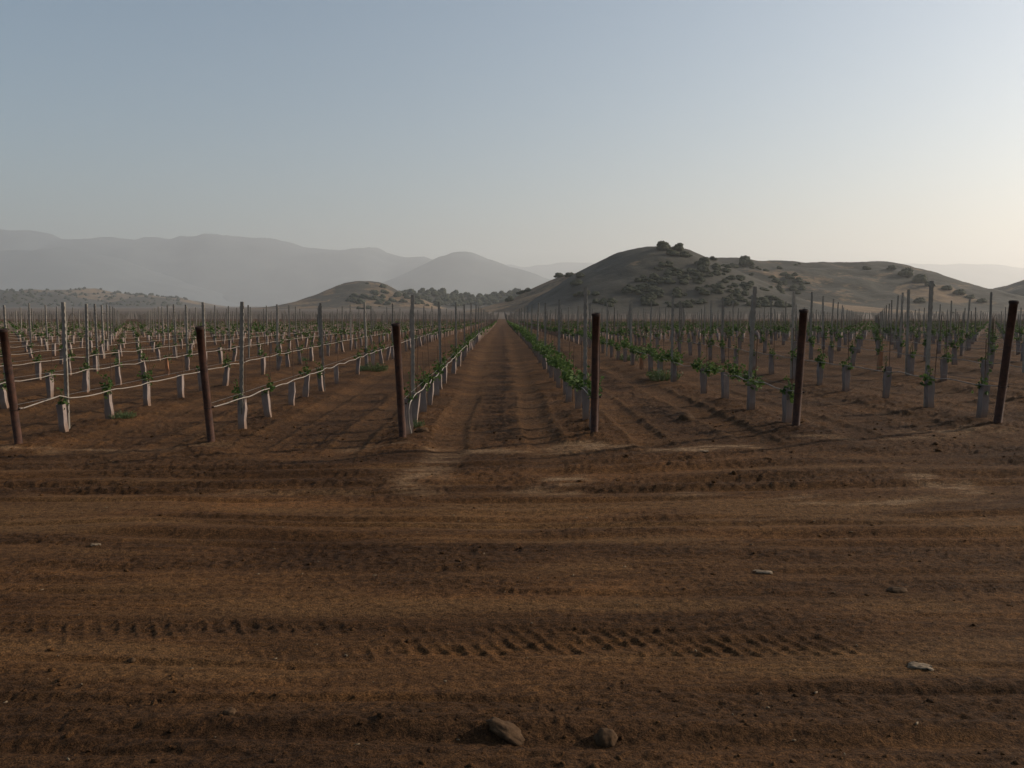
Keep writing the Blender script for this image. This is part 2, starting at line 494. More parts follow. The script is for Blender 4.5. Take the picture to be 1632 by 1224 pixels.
def sheet(name, xs_of, ys, drop=0.0):
    U = xs_of[None, :]; Y = ys[:, None] + 0 * U
    X = U * (ys[:, None] + 2.0)
    sh = X.shape
    X = X.ravel(); Y = Y.ravel()
    mc = macro(X, Y); dz, ro, du, tr, bl = detail(X, Y)
    V = np.stack([X, Y, mc + dz - drop], 1)
    n, m = sh
    i = np.arange((n - 1) * (m - 1)); r, c = i // (m - 1), i % (m - 1); a = r * m + c
    Q = np.stack([a, a + 1, a + m + 1, a + m], 1)
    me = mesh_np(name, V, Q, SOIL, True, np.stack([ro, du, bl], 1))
    o = link(name, me); o['kind'] = 'structure'
    return o

def graded(y0, y1, f):
    ys = [y0]
    while ys[-1] < y1: ys.append(ys[-1] + f(ys[-1]))
    ys[-1] = y1
    return np.array(ys)

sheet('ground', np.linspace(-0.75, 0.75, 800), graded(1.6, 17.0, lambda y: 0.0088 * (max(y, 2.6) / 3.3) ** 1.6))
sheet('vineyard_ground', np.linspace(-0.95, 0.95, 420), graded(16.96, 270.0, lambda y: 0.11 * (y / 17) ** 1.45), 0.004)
# the same soil to both sides and behind, coarser
gx, gy = np.meshgrid(np.linspace(-60, 60, 100), np.linspace(-40, 18, 60))
X, Y = gx.ravel(), gy.ravel()
V = np.stack([X, Y, macro(X, Y) - 0.09], 1)
i = np.arange(59 * 99); a = (i // 99) * 100 + i % 99
o = link('road_verge_ground', mesh_np('road_verge_ground', V, np.stack([a, a + 1, a + 101, a + 100], 1), SOIL, True,
         np.tile(np.array([[0.4, 0.1, 0]]), (len(V), 1)))); o['kind'] = 'structure'
# the plain out to the mountains
g = np.concatenate([-np.geomspace(19000, 50, 24), [0], np.geomspace(50, 19000, 24)])
gx, gy = np.meshgrid(g, g); n = len(g)
V = np.stack([gx.ravel(), gy.ravel(), np.full(n * n, -2.26)], 1)
i = np.arange((n - 1) ** 2); a = (i // (n - 1)) * n + i % (n - 1)
o = link('plain', mesh_np('plain', V, np.stack([a, a + 1, a + n + 1, a + n], 1), PLAIN)); o['kind'] = 'structure'

# ------------------------------------------------------------------ hills and mountains
class Ridge:
    def __init__(s, D, Lf, Lb, pts, slant=0.0, dusty=0.3, p=1.0):
        s.D, s.Lf, s.Lb, s.dusty, s.p, s.slant = D, Lf, Lb, dusty, p, slant
        xs, zs = [], []
        for px, py in pts:
            d = ray(px, py); xs.append(d[0] * D); zs.append(EYE + d[2] * D)
        s.xs, s.zs = np.array(xs), np.array(zs)
    def h(s, x, y):
        yc = s.D + s.slant * (x - s.xs.mean())
        zc = np.interp(x * s.D / np.maximum(yc, 1), s.xs, s.zs, left=-30, right=-30) + 2.3
        t = np.where(y < yc, (yc - y) / s.Lf, (y - yc) / s.Lb)
        prof = np.where(t < 1, (0.5 + 0.5 * np.cos(np.pi * np.clip(t, 0, 1))) ** s.p, 0)
        return zc * prof

def hill(name, ridges, x0, x1, y0, y1, step, mat, rough_amp, rough_len, seed, base=-3.0):
    xs = np.arange(x0, x1, step); ys = np.arange(y0, y1, step)
    X, Y = np.meshgrid(xs, ys); X, Y = X.ravel(), Y.ravel()
    z, du = hill_z(ridges, X, Y, rough_amp, rough_len, seed)
    V = np.stack([X, Y, z], 1)
    n, m = len(ys), len(xs)
    i = np.arange((n - 1) * (m - 1)); r, c = i // (m - 1), i % (m - 1); a = r * m + c
    Q = np.stack([a, a + 1, a + m + 1, a + m], 1)
    keep = (z[Q] > -2.9).any(1)
    o = link(name, mesh_np(name, V, Q[keep], mat, True, np.stack([0 * du, du, 0 * du], 1)))
    o['kind'] = 'structure'
    return o

def hill_z(ridges, X, Y, ra, rl, seed):
    z = np.full(X.shape, -0.8); du = np.full(X.shape, 0.5)
    for rg in ridges:
        h = rg.h(X, Y)
        du = np.where(h > z, rg.dusty, du)
        z = np.maximum(z, h)
    rel = np.clip(z / (8.0 * rl / 30), 0, 1)
    z = z + rel * ra * (fbm(X / rl, Y / rl, 4, seed) - 0.45 * np.abs(fbm(X / (rl * 1.7), Y / (rl * 2.2), 2, seed + 9)))
    return z - 2.3, np.clip(du + 0.25 * fbm(X / (rl * .8), Y / (rl * .8), 3, seed + 20), 0, 1)

BIG = [Ridge(620, 165, 200, [(835,492),(850,480),(880,462),(905,444),(930,430.5),(960,415),(985,404),(1010,397),(1030,393.5),(1060,392.5),(1085,396),(1100,403),(1115,409),(1135,418),(1160,432),(1190,448),(1215,465),(1240,480),(1262,497)], 0.0, 0.10, 0.8),
       Ridge(820, 270, 250, [(1020,490),(1050,450),(1075,422),(1100,412),(1130,411),(1160,411.5),(1200,415),(1250,417.5),(1310,419.5),(1370,417.5),(1395,418.5),(1420,424),(1450,435),(1480,449),(1500,458),(1530,468),(1560,477),(1590,487),(1615,497)], 0, 0.24),
       Ridge(740, 150, 150, [(730,499),(770,490),(800,482),(820,473),(840,463),(860,455),(880,446),(900,440),(920,435.5),(940,435),(970,447),(1000,472)], 0, 0.62),
       Ridge(640, 60, 60, [(780,500),(820,490),(860,478),(890,468),(920,455),(950,455)], 0, 0.62),
       Ridge(600, 90, 120, [(1195,500),(1225,482),(1245,472),(1262,470),(1290,477),(1330,485),(1400,492),(1480,500)], 0, 0.95),
       Ridge(700, 130, 130, [(1290,490),(1330,470),(1380,457),(1430,450),(1480,454),(1520,465),(1570,481),(1605,497)], 0, 0.66)]
HB = (BIG, 3.4, 38, 201)
hill('hill', BIG, -60, 520, 420, 1090, 3.4, HILL, *HB[1:])
RH = [Ridge(920, 220, 250, [(1560,490),(1580,481),(1600,470),(1632,456),(1670,441),(1720,432),(1800,450),(1900,490)], 0, 0.35)]
HR = (RH, 4, 45, 231)
hill('hill', RH, 470, 780, 660, 1200, 5, HILL, *HR[1:])
SM = [Ridge(1520, 320, 320, [(440,492),(480,483),(500,474),(520,465),(540,457),(555,452),(575,449),(590,448.5),(605,451),(620,456),(640,467),(660,478),(690,492)], 0, 0.45),
      Ridge(1440, 192, 192, [(540,492),(580,478),(620,466),(650,470),(680,480),(710,492)], 0, 0.66)]
HS = (SM, 6, 72, 241)
hill('hill', SM, -464, -32, 1152, 1888, 6, HILL, *HS[1:])
WD = [Ridge(1840, 352, 400, [(600,480),(635,472),(660,467),(700,467),(740,472),(770,475),(800,472),(830,466),(860,462),(900,470),(940,490)], 0, 0.2)]
HW = (WD, 6, 96, 251)
hill('hill', WD, -320, 224, 1440, 2272, 9, HILL, *HW[1:])
LH = [Ridge(2850, 494, 570, [(-140,470),(-60,462),(0,461),(50,463),(85,468),(120,476),(160,485),(200,494)], 0, 0.15),
      Ridge(3325, 608, 570, [(0,480),(60,464),(100,461),(130,461),(165,465),(190,469),(225,472),(240,471),(280,475),(310,484),(345,494)], 0, 0.6),
      Ridge(2850, 380, 570, [(140,494),(190,482),(225,474),(250,476),(280,485),(300,494)], 0, 0.15)]
HL = (LH, 17, 152, 261)
hill('hill', LH, -2052, -912, 2280, 3952, 15, HILL, *HL[1:])

def mountain(D, pts, Lf, Lb, ra, seed, step):
    r = [Ridge(D, Lf, Lb, pts)]
    x = r[0].xs
    hill('mountain', r, x.min() - step, x.max() + step, D - Lf, D + Lb, step, MOUNT, ra, D * 0.06, seed)
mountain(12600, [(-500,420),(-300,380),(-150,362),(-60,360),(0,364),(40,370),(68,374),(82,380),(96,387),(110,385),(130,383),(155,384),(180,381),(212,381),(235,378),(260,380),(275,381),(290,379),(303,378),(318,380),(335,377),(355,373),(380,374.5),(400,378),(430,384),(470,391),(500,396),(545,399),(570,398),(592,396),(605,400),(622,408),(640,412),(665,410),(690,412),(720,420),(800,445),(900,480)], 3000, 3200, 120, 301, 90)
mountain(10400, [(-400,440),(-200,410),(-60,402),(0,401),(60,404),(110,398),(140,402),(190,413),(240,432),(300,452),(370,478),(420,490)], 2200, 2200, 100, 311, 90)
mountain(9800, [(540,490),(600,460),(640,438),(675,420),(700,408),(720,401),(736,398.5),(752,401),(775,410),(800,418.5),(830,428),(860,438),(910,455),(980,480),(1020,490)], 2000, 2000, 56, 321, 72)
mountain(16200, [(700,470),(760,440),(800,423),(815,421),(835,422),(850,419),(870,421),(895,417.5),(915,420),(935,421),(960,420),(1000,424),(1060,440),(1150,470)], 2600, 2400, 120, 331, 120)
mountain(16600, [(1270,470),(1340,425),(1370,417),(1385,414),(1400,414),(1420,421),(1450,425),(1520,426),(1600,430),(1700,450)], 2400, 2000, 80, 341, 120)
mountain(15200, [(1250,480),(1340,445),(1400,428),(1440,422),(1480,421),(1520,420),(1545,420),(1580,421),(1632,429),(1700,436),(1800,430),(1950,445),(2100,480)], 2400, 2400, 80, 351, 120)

# ------------------------------------------------------------------ vineyard pieces
def u_post_mesh(name, detailed):
    b = MB()
    w, d, th, H = .043, .038, .005, 1.83
    prof = [(-w/2, -d/2), (w/2, -d/2), (w/2, d/2), (w/2-th, d/2), (w/2-th, -d/2+th), (-w/2+th, -d/2+th), (-w/2+th, d/2), (-w/2, d/2)]
    n = len(prof)
    vs = [(x, y, -.06) for x, y in prof] + [(x, y, H) for x, y in prof]
    fs = [(i, (i+1) % n, n+(i+1) % n, n+i) for i in range(n)]
    fs += [(n, n+1, n+4, n+5), (n+1, n+2, n+3, n+4), (n, n+5, n+6, n+7)]
    b.add(vs, fs)
    if detailed:
        for i in range(16):                       # hooks that hold the wires along both edges
            z = .28 + i * .098
            b.box((w/2 + .004, -.004, z), (.007, .024, .042))
            b.box((-w/2 - .003, -.004, z), (.006, .024, .042))
    return b.mesh(name, GALV)
POST_A = u_post_mesh('trellis_post', True)

def guard_mesh(i, mat):
    r = random.Random(50 + i)
    b = MB()
    a, c, H, th = .044 + r.uniform(-.005, .006), .046 + r.uniform(-.005, .005), .45 + r.uniform(-.02, .03), .003
    rings = []
    for q, z in enumerate((-.03, .12, .28, H)):
        da, dc = r.uniform(-.008, .008), r.uniform(-.008, .008)
        sk = [(r.uniform(-.006, .006), r.uniform(-.006, .006)) for _ in range(4)]
        o = [((sx*(a+da)) + sk[j][0], (sy*(c+dc)) + sk[j][1], z + (r.uniform(-.012, .012) if q == 3 else 0)) for j, (sx, sy) in enumerate(((-1,-1),(1,-1),(1,1),(-1,1)))]
        rings.append(o)
    vs = [p for o in rings for p in o]
    inn = [[(x*.93, y*.93, z) for x, y, z in o] for o in rings]
    vi = [p for o in inn for p in o]
    fs = []
    for q in range(3):
        for j in range(4):
            j2 = (j+1) % 4
            fs.append((q*4+j, q*4+j2, q*4+4+j2, q*4+4+j))
            fs.append((16+q*4+j2, 16+q*4+j, 16+q*4+4+j, 16+q*4+4+j2))
    for j in range(4):
        j2 = (j+1) % 4
        fs.append((12+j, 12+j2, 28+j2, 28+j))
    b.add(vs + vi, fs)
    return b.mesh('vine_guard', mat)
GUARDS = [guard_mesh(i, CARTON) for i in range(5)]
GUARD_O = guard_mesh(9, CARTON_O)

def leaf(b, p, nrm, up, s, mi=0):
    nrm = nrm.normalized(); up = (up - nrm * up.dot(nrm))
    up = up.normalized() if up.length > 1e-4 else nrm.orthogonal().normalized()
    sd = nrm.cross(up)
    f = -nrm * (.18 * s)
    pts = [p, p + sd*.48*s + up*.22*s + f, p + sd*.36*s + up*.74*s + f*1.3, p + up*1.0*s, p - sd*.36*s + up*.74*s + f*1.3, p - sd*.48*s + up*.22*s + f]
    b.add(pts, [(0, 1, 2, 3), (0, 3, 4, 5)], mi)

def foliage_mesh(seed, n, rx, ry, rz, z0, size, shoots=0):
    r = random.Random(seed); b = MB()
    cl = [Vector((r.uniform(-.7, .7)*rx, r.uniform(-.85, .85)*ry, z0 + r.uniform(.1, .8)*rz)) for _ in range(max(3, n // 14))]
    for i in range(n):
        c = r.choice(cl)
        p = c + Vector((r.gauss(0, .33)*rx, r.gauss(0, min(.3*ry, .11)), r.gauss(0, .26)*rz))
        nrm = Vector((r.gauss(0, .7), r.gauss(-.1, .7), r.uniform(.1, 1.1)))
        leaf(b, p, nrm, Vector((r.gauss(0, 1), r.gauss(0, 1), r.uniform(-.8, .3))), size * r.uniform(.6, 1.25))
    for i in range(shoots):
        c = r.choice(cl); d = Vector((r.gauss(0, .5), r.gauss(0, .6), 1)).normalized()
        L = r.uniform(.12, .28)
        b.tube([c, c + d*L*.5, c + d*L + Vector((0, r.uniform(-.05, .05), 0))], .003, 3)
        for q in range(4):
            leaf(b, c + d*L*(.4 + .2*q), Vector((r.gauss(0, 1), r.gauss(0, 1), .6)), Vector((r.gauss(0, 1), r.gauss(0, 1), .2)), size*r.uniform(.4, .9))
    return b.mesh('foliage', LEAF)
FOL = {'S': [foliage_mesh(100+i, 20 + 5*i, .07, .10, .13, .44, .060, 1) for i in range(4)],
       'M': [foliage_mesh(200+i, 38 + 7*i, .085, .13, .16, .42, .058, 2) for i in range(4)],
       'L': [foliage_mesh(300+i, 130 + 14*i, .10, .62, .19, .42, .060, 4) for i in range(4)]}

def cane_mesh(i):
    r = random.Random(400+i); b = MB()
    b.tube([(.0, .01, -.02), (r.uniform(-.01, .01), .0, .2), (r.uniform(-.02, .02), r.uniform(-.02, .02), .42), (r.uniform(-.04, .04), r.uniform(-.08, .08), .58)], [.009, .008, .007, .004], 5)
    return b.mesh('cane', STEM)
CANES = [cane_mesh(i) for i in range(3)]

b = MB(); b.tube([(0, 0, -.05), (0, 0, 1.12)], .0055, 5); STAKE_M = b.mesh('training_stake', STAKE)

ORD = ['first','second','third','fourth','fifth','sixth','seventh','eighth','ninth','tenth','eleventh','twelfth','thirteenth','fourteenth','fifteenth','sixteenth','seventeenth','eighteenth','nineteenth']
TEN = {2:'twent',3:'thirt',4:'fort',5:'fift',6:'sixt',7:'sevent',8:'eight',9:'ninet'}
def ordinal(n):                # 1-based
    if n <= 19: return ORD[n-1]
    t, u = divmod(n, 10)
    if n >= 100: return 'hundred-and-' + ordinal(n - 100) if n > 100 else 'hundredth'
    return TEN[t] + 'ieth' if u == 0 else TEN[t] + 'y-' + ORD[u-1]
def row_phrase(k):
    if k == 1: return 'the leafy row edging the lane'
    if k == 0: return 'the sparse row edging the lane'
    return f'row {ORD[k-1]} from the lane towards the big hill' if k > 1 else f'row {ORD[-k]} from the lane towards the open plain'
def row_phrase(k):
    if k >= 1: return f'{ordinal(k)} row on the big-hill side of the lane'
    return f'{ordinal(1-k)} row on the open-plain side of the lane'

def end_y(k): return float(np.interp(k, [-3, 0, 2, 3, 6], [10.9, 10.9, 10.6, 10.5, 10.3]))
def in_view(x, y, zlo=0.0, m=40):
    px = 816 + F * (math.tan(math.atan2(x, y) - YAW))
    return -m < px < 1632 + m
FIELD_END = 178.0
KMIN, KMAX = -75, 75

# ---- rusty end posts
b = MB(); b.tube([(0, 0, -.06), (0, 0, .5), (0, 0, 1.0), (0, 0, 1.49)], .047, 24); PIPE_M = b.mesh('pipe', RUST, True)
b = MB()
n = 24; vs = []; fs = []
for rr, zz in ((.048, 1.470), (.055, 1.472), (.056, 1.500), (.050, 1.506), (.044, 1.500), (.030, 1.493)):
    vs += [(rr*math.cos(2*math.pi*i/n), rr*math.sin(2*math.pi*i/n), zz) for i in range(n)]
for q in range(5):
    fs += [(q*n+i, q*n+(i+1) % n, (q+1)*n+(i+1) % n, (q+1)*n+i) for i in range(n)]
fs.append(tuple(range(5*n, 6*n)))
b.add(vs, fs); CAP_M = b.mesh('cap', RUSTD)
b = MB()
b.tube([(.0502*math.cos(t*math.pi/8), .0502*math.sin(t*math.pi/8), .455) for t in range(17)], .006, 5)
b.box((.062, .01, .455), (.03, .018, .022)); b.tube([(.07, .01, .455), (.085, .03, .45), (.09, .06, .46)], .004, 4)
CLAMP_M = b.mesh('wire_clamp', RUSTD)
POSTS_PX = {-2: ((30,714),(5,525)), -1: ((337,713),(318,521)), 0: ((642,707),(631,516)), 1: ((947,697),(950,500)), 2: ((1268,686),(1281,494)), 3: ((1590,672),(1616,480))}
PLAB = {-2: 'rusty steel end post closing the third row on the open-plain side of the lane',
        -1: 'rusty steel end post closing the second row on the open-plain side of the lane',
        0: 'rusty steel end post beside the lane, pale hose curling down its foot',
        1: 'upright rusty steel end post beside the lane, against bushy green vines',
        2: 'rusty steel end post with one pale carton guard tucked close behind its foot',
        3: 'rusty steel end post leaning towards the hill, its hollow rim showing at the top'}
END_BASE = {}; END_DIR = {}
for k, (pb, pt) in POSTS_PX.items():
    d = ray(*pb); y = 10.8
    for _ in range(6): y = (EYE - float(macro(d[0]*y, y))) / -d[2]
    # rows keep their spacing, so the foot sits on its row line
    y = end_y(k); x = d[0] * y; z = gz(x, y)
    base = Vector((x, y, z)); END_BASE[k] = base
    yt = y - 0.20; tp = Vector(at_y(pt[0], pt[1], yt))
    dirv = (tp - base).normalized(); END_DIR[k] = dirv
    root = link('end_post', None); root.location = base
    q = Vector((0, 0, 1)).rotation_difference(dirv); root.rotation_mode = 'QUATERNION'
    root.rotation_quaternion = q
    root.scale = (1, 1, (tp - base).length / 1.5)
    tag(root, PLAB[k], 'post', 'rusty end posts along the track')
    link('pipe', PIPE_M, root); link('cap', CAP_M, root); link('wire_clamp', CLAMP_M, root)

# ---- lists of posts, guards and vines
posts, guards = [], []
for k in range(KMIN, KMAX):
    x = row_x(k)
    if k in END_BASE: x = END_BASE[k].x
    xr = row_x(k)
    y0 = end_y(k) + (1.15 if k < 2 else 1.95 if k == 2 else 1.7)
    nj = int((FIELD_END - y0) / 1.42)
    if k >= 0: guards.append((k, -1, x + .03, end_y(k) + .42))
    for j in range(nj):
        y = y0 + 1.42 * j
        w = math.exp(-(y - 11) / 8)
        xx = xr + (x - xr) * w
        if j == 0 or (j % 4) == 0:
            posts.append((k, j // 4, xx, y + .10))
        if rnd.random() < 0.06 and j > 2: continue
        guards.append((k, j, xx + rnd.uniform(-.03, .03), y + rnd.uniform(-.09, .09)))
posts = [p for p in posts if in_view(p[2], p[3], 0, 280)]
guards = [p for p in guards if in_view(p[2], p[3], 0, 280)]
# the ones in the frame come first, nearest first; those just outside it follow
posts.sort(key=lambda p: (not in_view(p[2], p[3], 0, 12), p[3])); guards.sort(key=lambda p: (not in_view(p[2], p[3], 0, 12), p[3]))

# ---- grey trellis posts
NIND = 290
cnt = {}
for i, (k, j, x, y) in enumerate(posts[:NIND]):
    o = link('trellis_post', POST_A)
    o.location = (x, y, gz(x, y) - .01)
    o.rotation_euler = (rnd.gauss(0, .012), rnd.gauss(0, .014), rnd.gauss(0, .12))
    o.scale = (1, 1, rnd.uniform(.98, 1.02))
    tag(o, f'{ordinal(j+1)} grey notched steel post in {row_phrase(k)}', 'post', 'grey trellis posts along the vine rows')

def scatter_mesh(name, T, Fc, P, A, S, mat, tilt=None):
    """copies of template vertices T / faces Fc at points P, turned by A, scaled by S, as one mesh"""
    n = len(P); c, s = np.cos(A)[:, None], np.sin(A)[:, None]
    S = S if S.ndim == 2 else np.repeat(S[:, None], 3, 1)
    tx, ty, tz = T[None, :, 0]*S[:, :1], T[None, :, 1]*S[:, 1:2], T[None, :, 2]*S[:, 2:3]
    X = tx*c - ty*s + P[:, :1]; Yv = tx*s + ty*c + P[:, 1:2]; Z = tz + P[:, 2:3]
    if tilt is not None: X = X + tz*tilt[:, :1]; Yv = Yv + tz*tilt[:, 1:2]
    V = np.stack([X, Yv, Z], 2).reshape(-1, 3)
    Q = (Fc[None] + (np.arange(n) * len(T))[:, None, None]).reshape(-1, Fc.shape[1])
    return mesh_np(name, V, Q, mat)

rest = posts[NIND:]
# beyond the first block of vines the plain carries more bare posts
far_posts = []
for k in range(-150, 150):
    if k in (0, 1) : pass
    x = row_x(k)
    y = 196.0 + (k % 3) * 1.5
    while y < 400:
        if in_view(x, y, 0, 10): far_posts.append((x, y))
        y += 5.72
P = np.array([(x, y) for _, _, x, y in rest] + far_posts)
Pz = macro(P[:, 0], P[:, 1])
boxT = np.array([(-.5,-.5,0),(.5,-.5,0),(.5,.5,0),(-.5,.5,0),(-.5,-.5,1),(.5,-.5,1),(.5,.5,1),(-.5,.5,1)], float)
boxF = np.array([(0,1,5,4),(1,2,6,5),(2,3,7,6),(3,0,4,7),(4,5,6,7)])
S = np.stack([np.full(len(P), .044), np.full(len(P), .036), rng.uniform(1.74, 1.86, len(P))], 1)
o = link('distant_trellis_posts', scatter_mesh('distant_trellis_posts', boxT, boxF, np.column_stack([P, Pz - .05]), rng.normal(0, .1, len(P)), S, OLDSTEEL, rng.normal(0, .013, (len(P), 2))))
tag(o, 'crowd of grey trellis posts far out across the vineyard', 'posts', None, 'stuff')

# ---- vine guards, vines and stakes
def style(k, y):
    if k == 1: return ('L' if y < 75 else 'M') if y > 11.6 else 'S'
    if k == 2: return 'L' if (y > 12.0 and y < 40) else 'M'
    if k == 0: return 'M' if 13 < y < 60 else 'S'
    if k >= 3: return 'M' if rnd.random() < .55 else 'S'
    return 'S' if rnd.random() < .55 else 'M'
ORANGE = [(4, 19.5), (-3, 21.5), (2, 22.5)]
NG = 290
oranges = []
for kk_, yy_ in ORANGE:
    c = [i for i, g_ in enumerate(guards[:NG]) if g_[0] == kk_]
    if c: oranges.append(min(c, key=lambda i: abs(guards[i][3] - yy_)))
for i, (k, j, x, y) in enumerate(guards[:NG]):
    z = gz(x, y)
    js = ('end' if j < 0 else ordinal(j+1))
    rp = row_phrase(k)
    o = link('vine_guard', GUARD_O if i in oranges else rnd.choice(GUARDS))
    o.location = (x, y, z); ln = .075 if k <= 0 else .035
    o.rotation_euler = (rnd.gauss(0, ln), rnd.gauss(0, ln), rnd.gauss(0, .12)); o.scale = (1, 1, rnd.uniform(.9, 1.06))
    tag(o, f'{"orange" if i in oranges else "pale"} carton vine guard, {js} in {rp}', 'vine guard', 'carton guards round the young vines')
    st = style(k, y)
    if rnd.random() < (.12 if k <= -1 else .02): st = None
    if st:
        root = link('grapevine', None); root.location = (x, y, z)
        tag(root, f'young {"leafy" if st == "L" else "green"} grapevine, {js} in {rp}', 'grapevine', 'young vines growing out of the guards')
        link('cane', rnd.choice(CANES), root)
        f = link('foliage', rnd.choice(FOL[st]), root)
        f.rotation_euler = (0, 0, rnd.choice((0, math.pi)) + rnd.gauss(0, .12)); s = rnd.uniform(.85, 1.15); f.scale = (s, s, rnd.uniform(.85, 1.1))
    o = link('training_stake', STAKE_M); o.location = (x + .045 + (.03 if k > 0 else -.02), y + .07, z)
    o.rotation_euler = (rnd.gauss(0, .02), rnd.gauss(0, .02), 0); o.scale = (1, 1, rnd.uniform(.85, 1.1))
    tag(o, f'thin rusty stake at the {js} vine, {rp}', 'stake', 'thin stakes beside the vines')

rest = np.array([(x, y, k) for k, _, x, y in guards[NG:]])
rz = macro(rest[:, 0], rest[:, 1])
P = np.column_stack([rest[:, :2], rz])
nR = len(P)
S = np.stack([rng.uniform(.10, .125, nR), rng.uniform(.09, .11, nR), rng.uniform(.40, .48, nR)], 1)
tag(link('distant_vine_guards', scatter_mesh('distant_vine_guards', boxT, boxF, P, rng.normal(0, .15, nR), S, CARTON, rng.normal(0, .06, (nR, 2)))),
    'pale vine guards dotted far along the rows', 'vine guards', None, 'stuff')
S = np.stack([np.full(nR, .011), np.full(nR, .011), rng.uniform(.95, 1.2, nR)], 1)
P2 = P + np.array([.05, .07, 0])
tag(link('distant_stakes', scatter_mesh('distant_stakes', boxT, boxF, P2, rng.normal(0, .1, nR), S, STAKE, rng.normal(0, .02, (nR, 2)))),
    'thin stakes far along the vine rows', 'stakes', None, 'stuff')
lt, lf = [], []
def leaf_np(n, seed, rx, ry, rz, z0, size):
    b = MB(); r = random.Random(seed)
    for i in range(n):
        p = Vector((r.gauss(0, .5)*rx, r.gauss(0, .5)*ry, z0 + r.uniform(0, 1)*rz))
        leaf(b, p, Vector((r.gauss(0, .7), r.gauss(-.1, .7), r.uniform(.1, 1))), Vector((r.gauss(0, 1), r.gauss(0, 1), r.uniform(-.8, .3))), size*r.uniform(.7, 1.3))
    return np.array(b.v), np.array(b.f)
parts_V, parts_Q, off = [], [], 0
for vi, (nl, sd, ry) in enumerate(((20, 1, .2), (24, 2, .26), (16, 3, .18), (26, 4, .5))):
    T, Fc = leaf_np(nl, sd, .12, ry, .20, .42, .105)
    sel = np.where((rng.integers(0, 3, nR) == vi) if vi < 3 else (rest[:, 2] == 1))[0]
    sel = sel[rng.random(len(sel)) < np.where(rest[sel, 2] <= 0, .85, .98)]
    if len(sel) == 0: continue
    me = scatter_mesh('t', T, Fc, P[sel], rng.uniform(0, 6.28, len(sel)) if vi < 3 else rng.normal(0, .1, len(sel)), rng.uniform(.8, 1.25, len(sel)), None)
    v = np.empty(len(me.vertices)*3, dtype=np.float32); me.vertices.foreach_get('co', v); parts_V.append(v.reshape(-1, 3))
    parts_Q.append((Fc[None] + (np.arange(len(sel))*len(T))[:, None, None]).reshape(-1, 4) + off); off += len(parts_V[-1])
    bpy.data.meshes.remove(me)
tag(link('distant_vine_foliage', mesh_np('distant_vine_foliage', np.concatenate(parts_V), np.concatenate(parts_Q), LEAF)),
    'green vine foliage far along the rows', 'vines', None, 'stuff')

# ---- irrigation hoses and the wires that carry them
for k in range(-40, 42):
    xr = row_x(k)
    x0 = END_BASE[k].x if k in END_BASE else xr
    ye = end_y(k)
    ys = [y for y in graded(ye, FIELD_END, lambda y: .24 if y < 30 else .7 if y < 70 else 2.5) if in_view(xr, y, 0, 280)]
    if len(ys) < 4: continue
    ys = np.array(ys)
    side = .062 if k <= 0 else -.03
    xs = xr + (x0 - xr)*np.exp(-(ys - 11)/8) + side + .022*perlin(ys/.9, ys*0 + k*3.7, 501)
    mid = ((ys - ye - 1.15)/1.42) % 1.0
    zs = macro(xs, ys) + .06 + .455 - .035*np.sin(np.pi*mid)*(.6 + .8*np.abs(perlin(ys/1.4, ys*0 + k*1.9, 503))) + .022*perlin(ys/.7, ys*0 + k*5.3, 505)
    pts = [Vector(p) for p in zip(xs, ys, zs)]
    if k in END_BASE:
        e = END_BASE[k]
        top = e + END_DIR[k]*.458 + Vector((.06, .01, 0))
        pts = [top, top + Vector((.0, .1, -.01))] + [p for p in pts if p.y > ye + .3]
        if k == 0:
            pts = [e + Vector((.10, .10, .04)), e + Vector((.075, .07, .18)), e + Vector((.07, .05, .33)), e + Vector((.09, .09, .44))] + pts[2:]
        if k == -2:
            for p in pts[2:5]: p.z += .06
    b = MB(); b.tube(pts, (.0085 if k > -5 else .0065) if k <= 0 else .007, 6)
    o = link('irrigation_hose', b.mesh('irrigation_hose', HOSE, True))
    tag(o, f'{"pale" if k <= 0 else "dusty"} irrigation hose strung along the {row_phrase(k)}', 'hose', 'irrigation hoses along the vine rows')
    if -7 <= k <= 9:
        yw = ys[::4] if len(ys) > 12 else ys
        zw = macro(xs[::4] if len(ys) > 12 else xs, yw)
        b = MB()
        b.tube([(x_ - side*.6, y_, z_ + .06 + .50) for x_, y_, z_ in zip(xs[::4] if len(ys) > 12 else xs, yw, zw)], .0022, 3)
        tag(link('trellis_wire', b.mesh('trellis_wire', WIRE)), f'steel wire over the hose, {row_phrase(k)}', 'wire', 'trellis wires along the vine rows')

# ---- weeds at the foot of the rows
def weed_mesh(seed, n, r0, h):
    r = random.Random(seed); b = MB()
    for i in range(n):
        a = r.uniform(0, 6.283); q = r0*math.sqrt(r.random())
        p = Vector((q*math.cos(a), q*math.sin(a), -.02))
        d = Vector((math.cos(a)*r.uniform(.1, .7), math.sin(a)*r.uniform(.1, .7), 1)).normalized()
        L = h*r.uniform(.45, 1.0)*(1 - .45*q/r0)
        w = Vector((-math.sin(a + r.uniform(-1, 1)), math.cos(a), 0))*r.uniform(.003, .007)
        b.add([p - w, p + w, p + d*L*.6 + w*.8, p + d*L + Vector((d.x, d.y, -.3))*L*.15, p + d*L*.6 - w*.8], [(0, 1, 2, 3, 4)])
        for _ in range(2):
            t = r.uniform(.35, .95)
            leaf(b, p + d*L*t, Vector((r.gauss(0, 1), r.gauss(0, 1), .7)), Vector((d.x + r.gauss(0, .6), d.y + r.gauss(0, .6), .5)), r.uniform(.018, .038))
    return b.mesh('weed', WEED)
WM = [weed_mesh(600+i, 170, .30, .36) for i in range(3)]
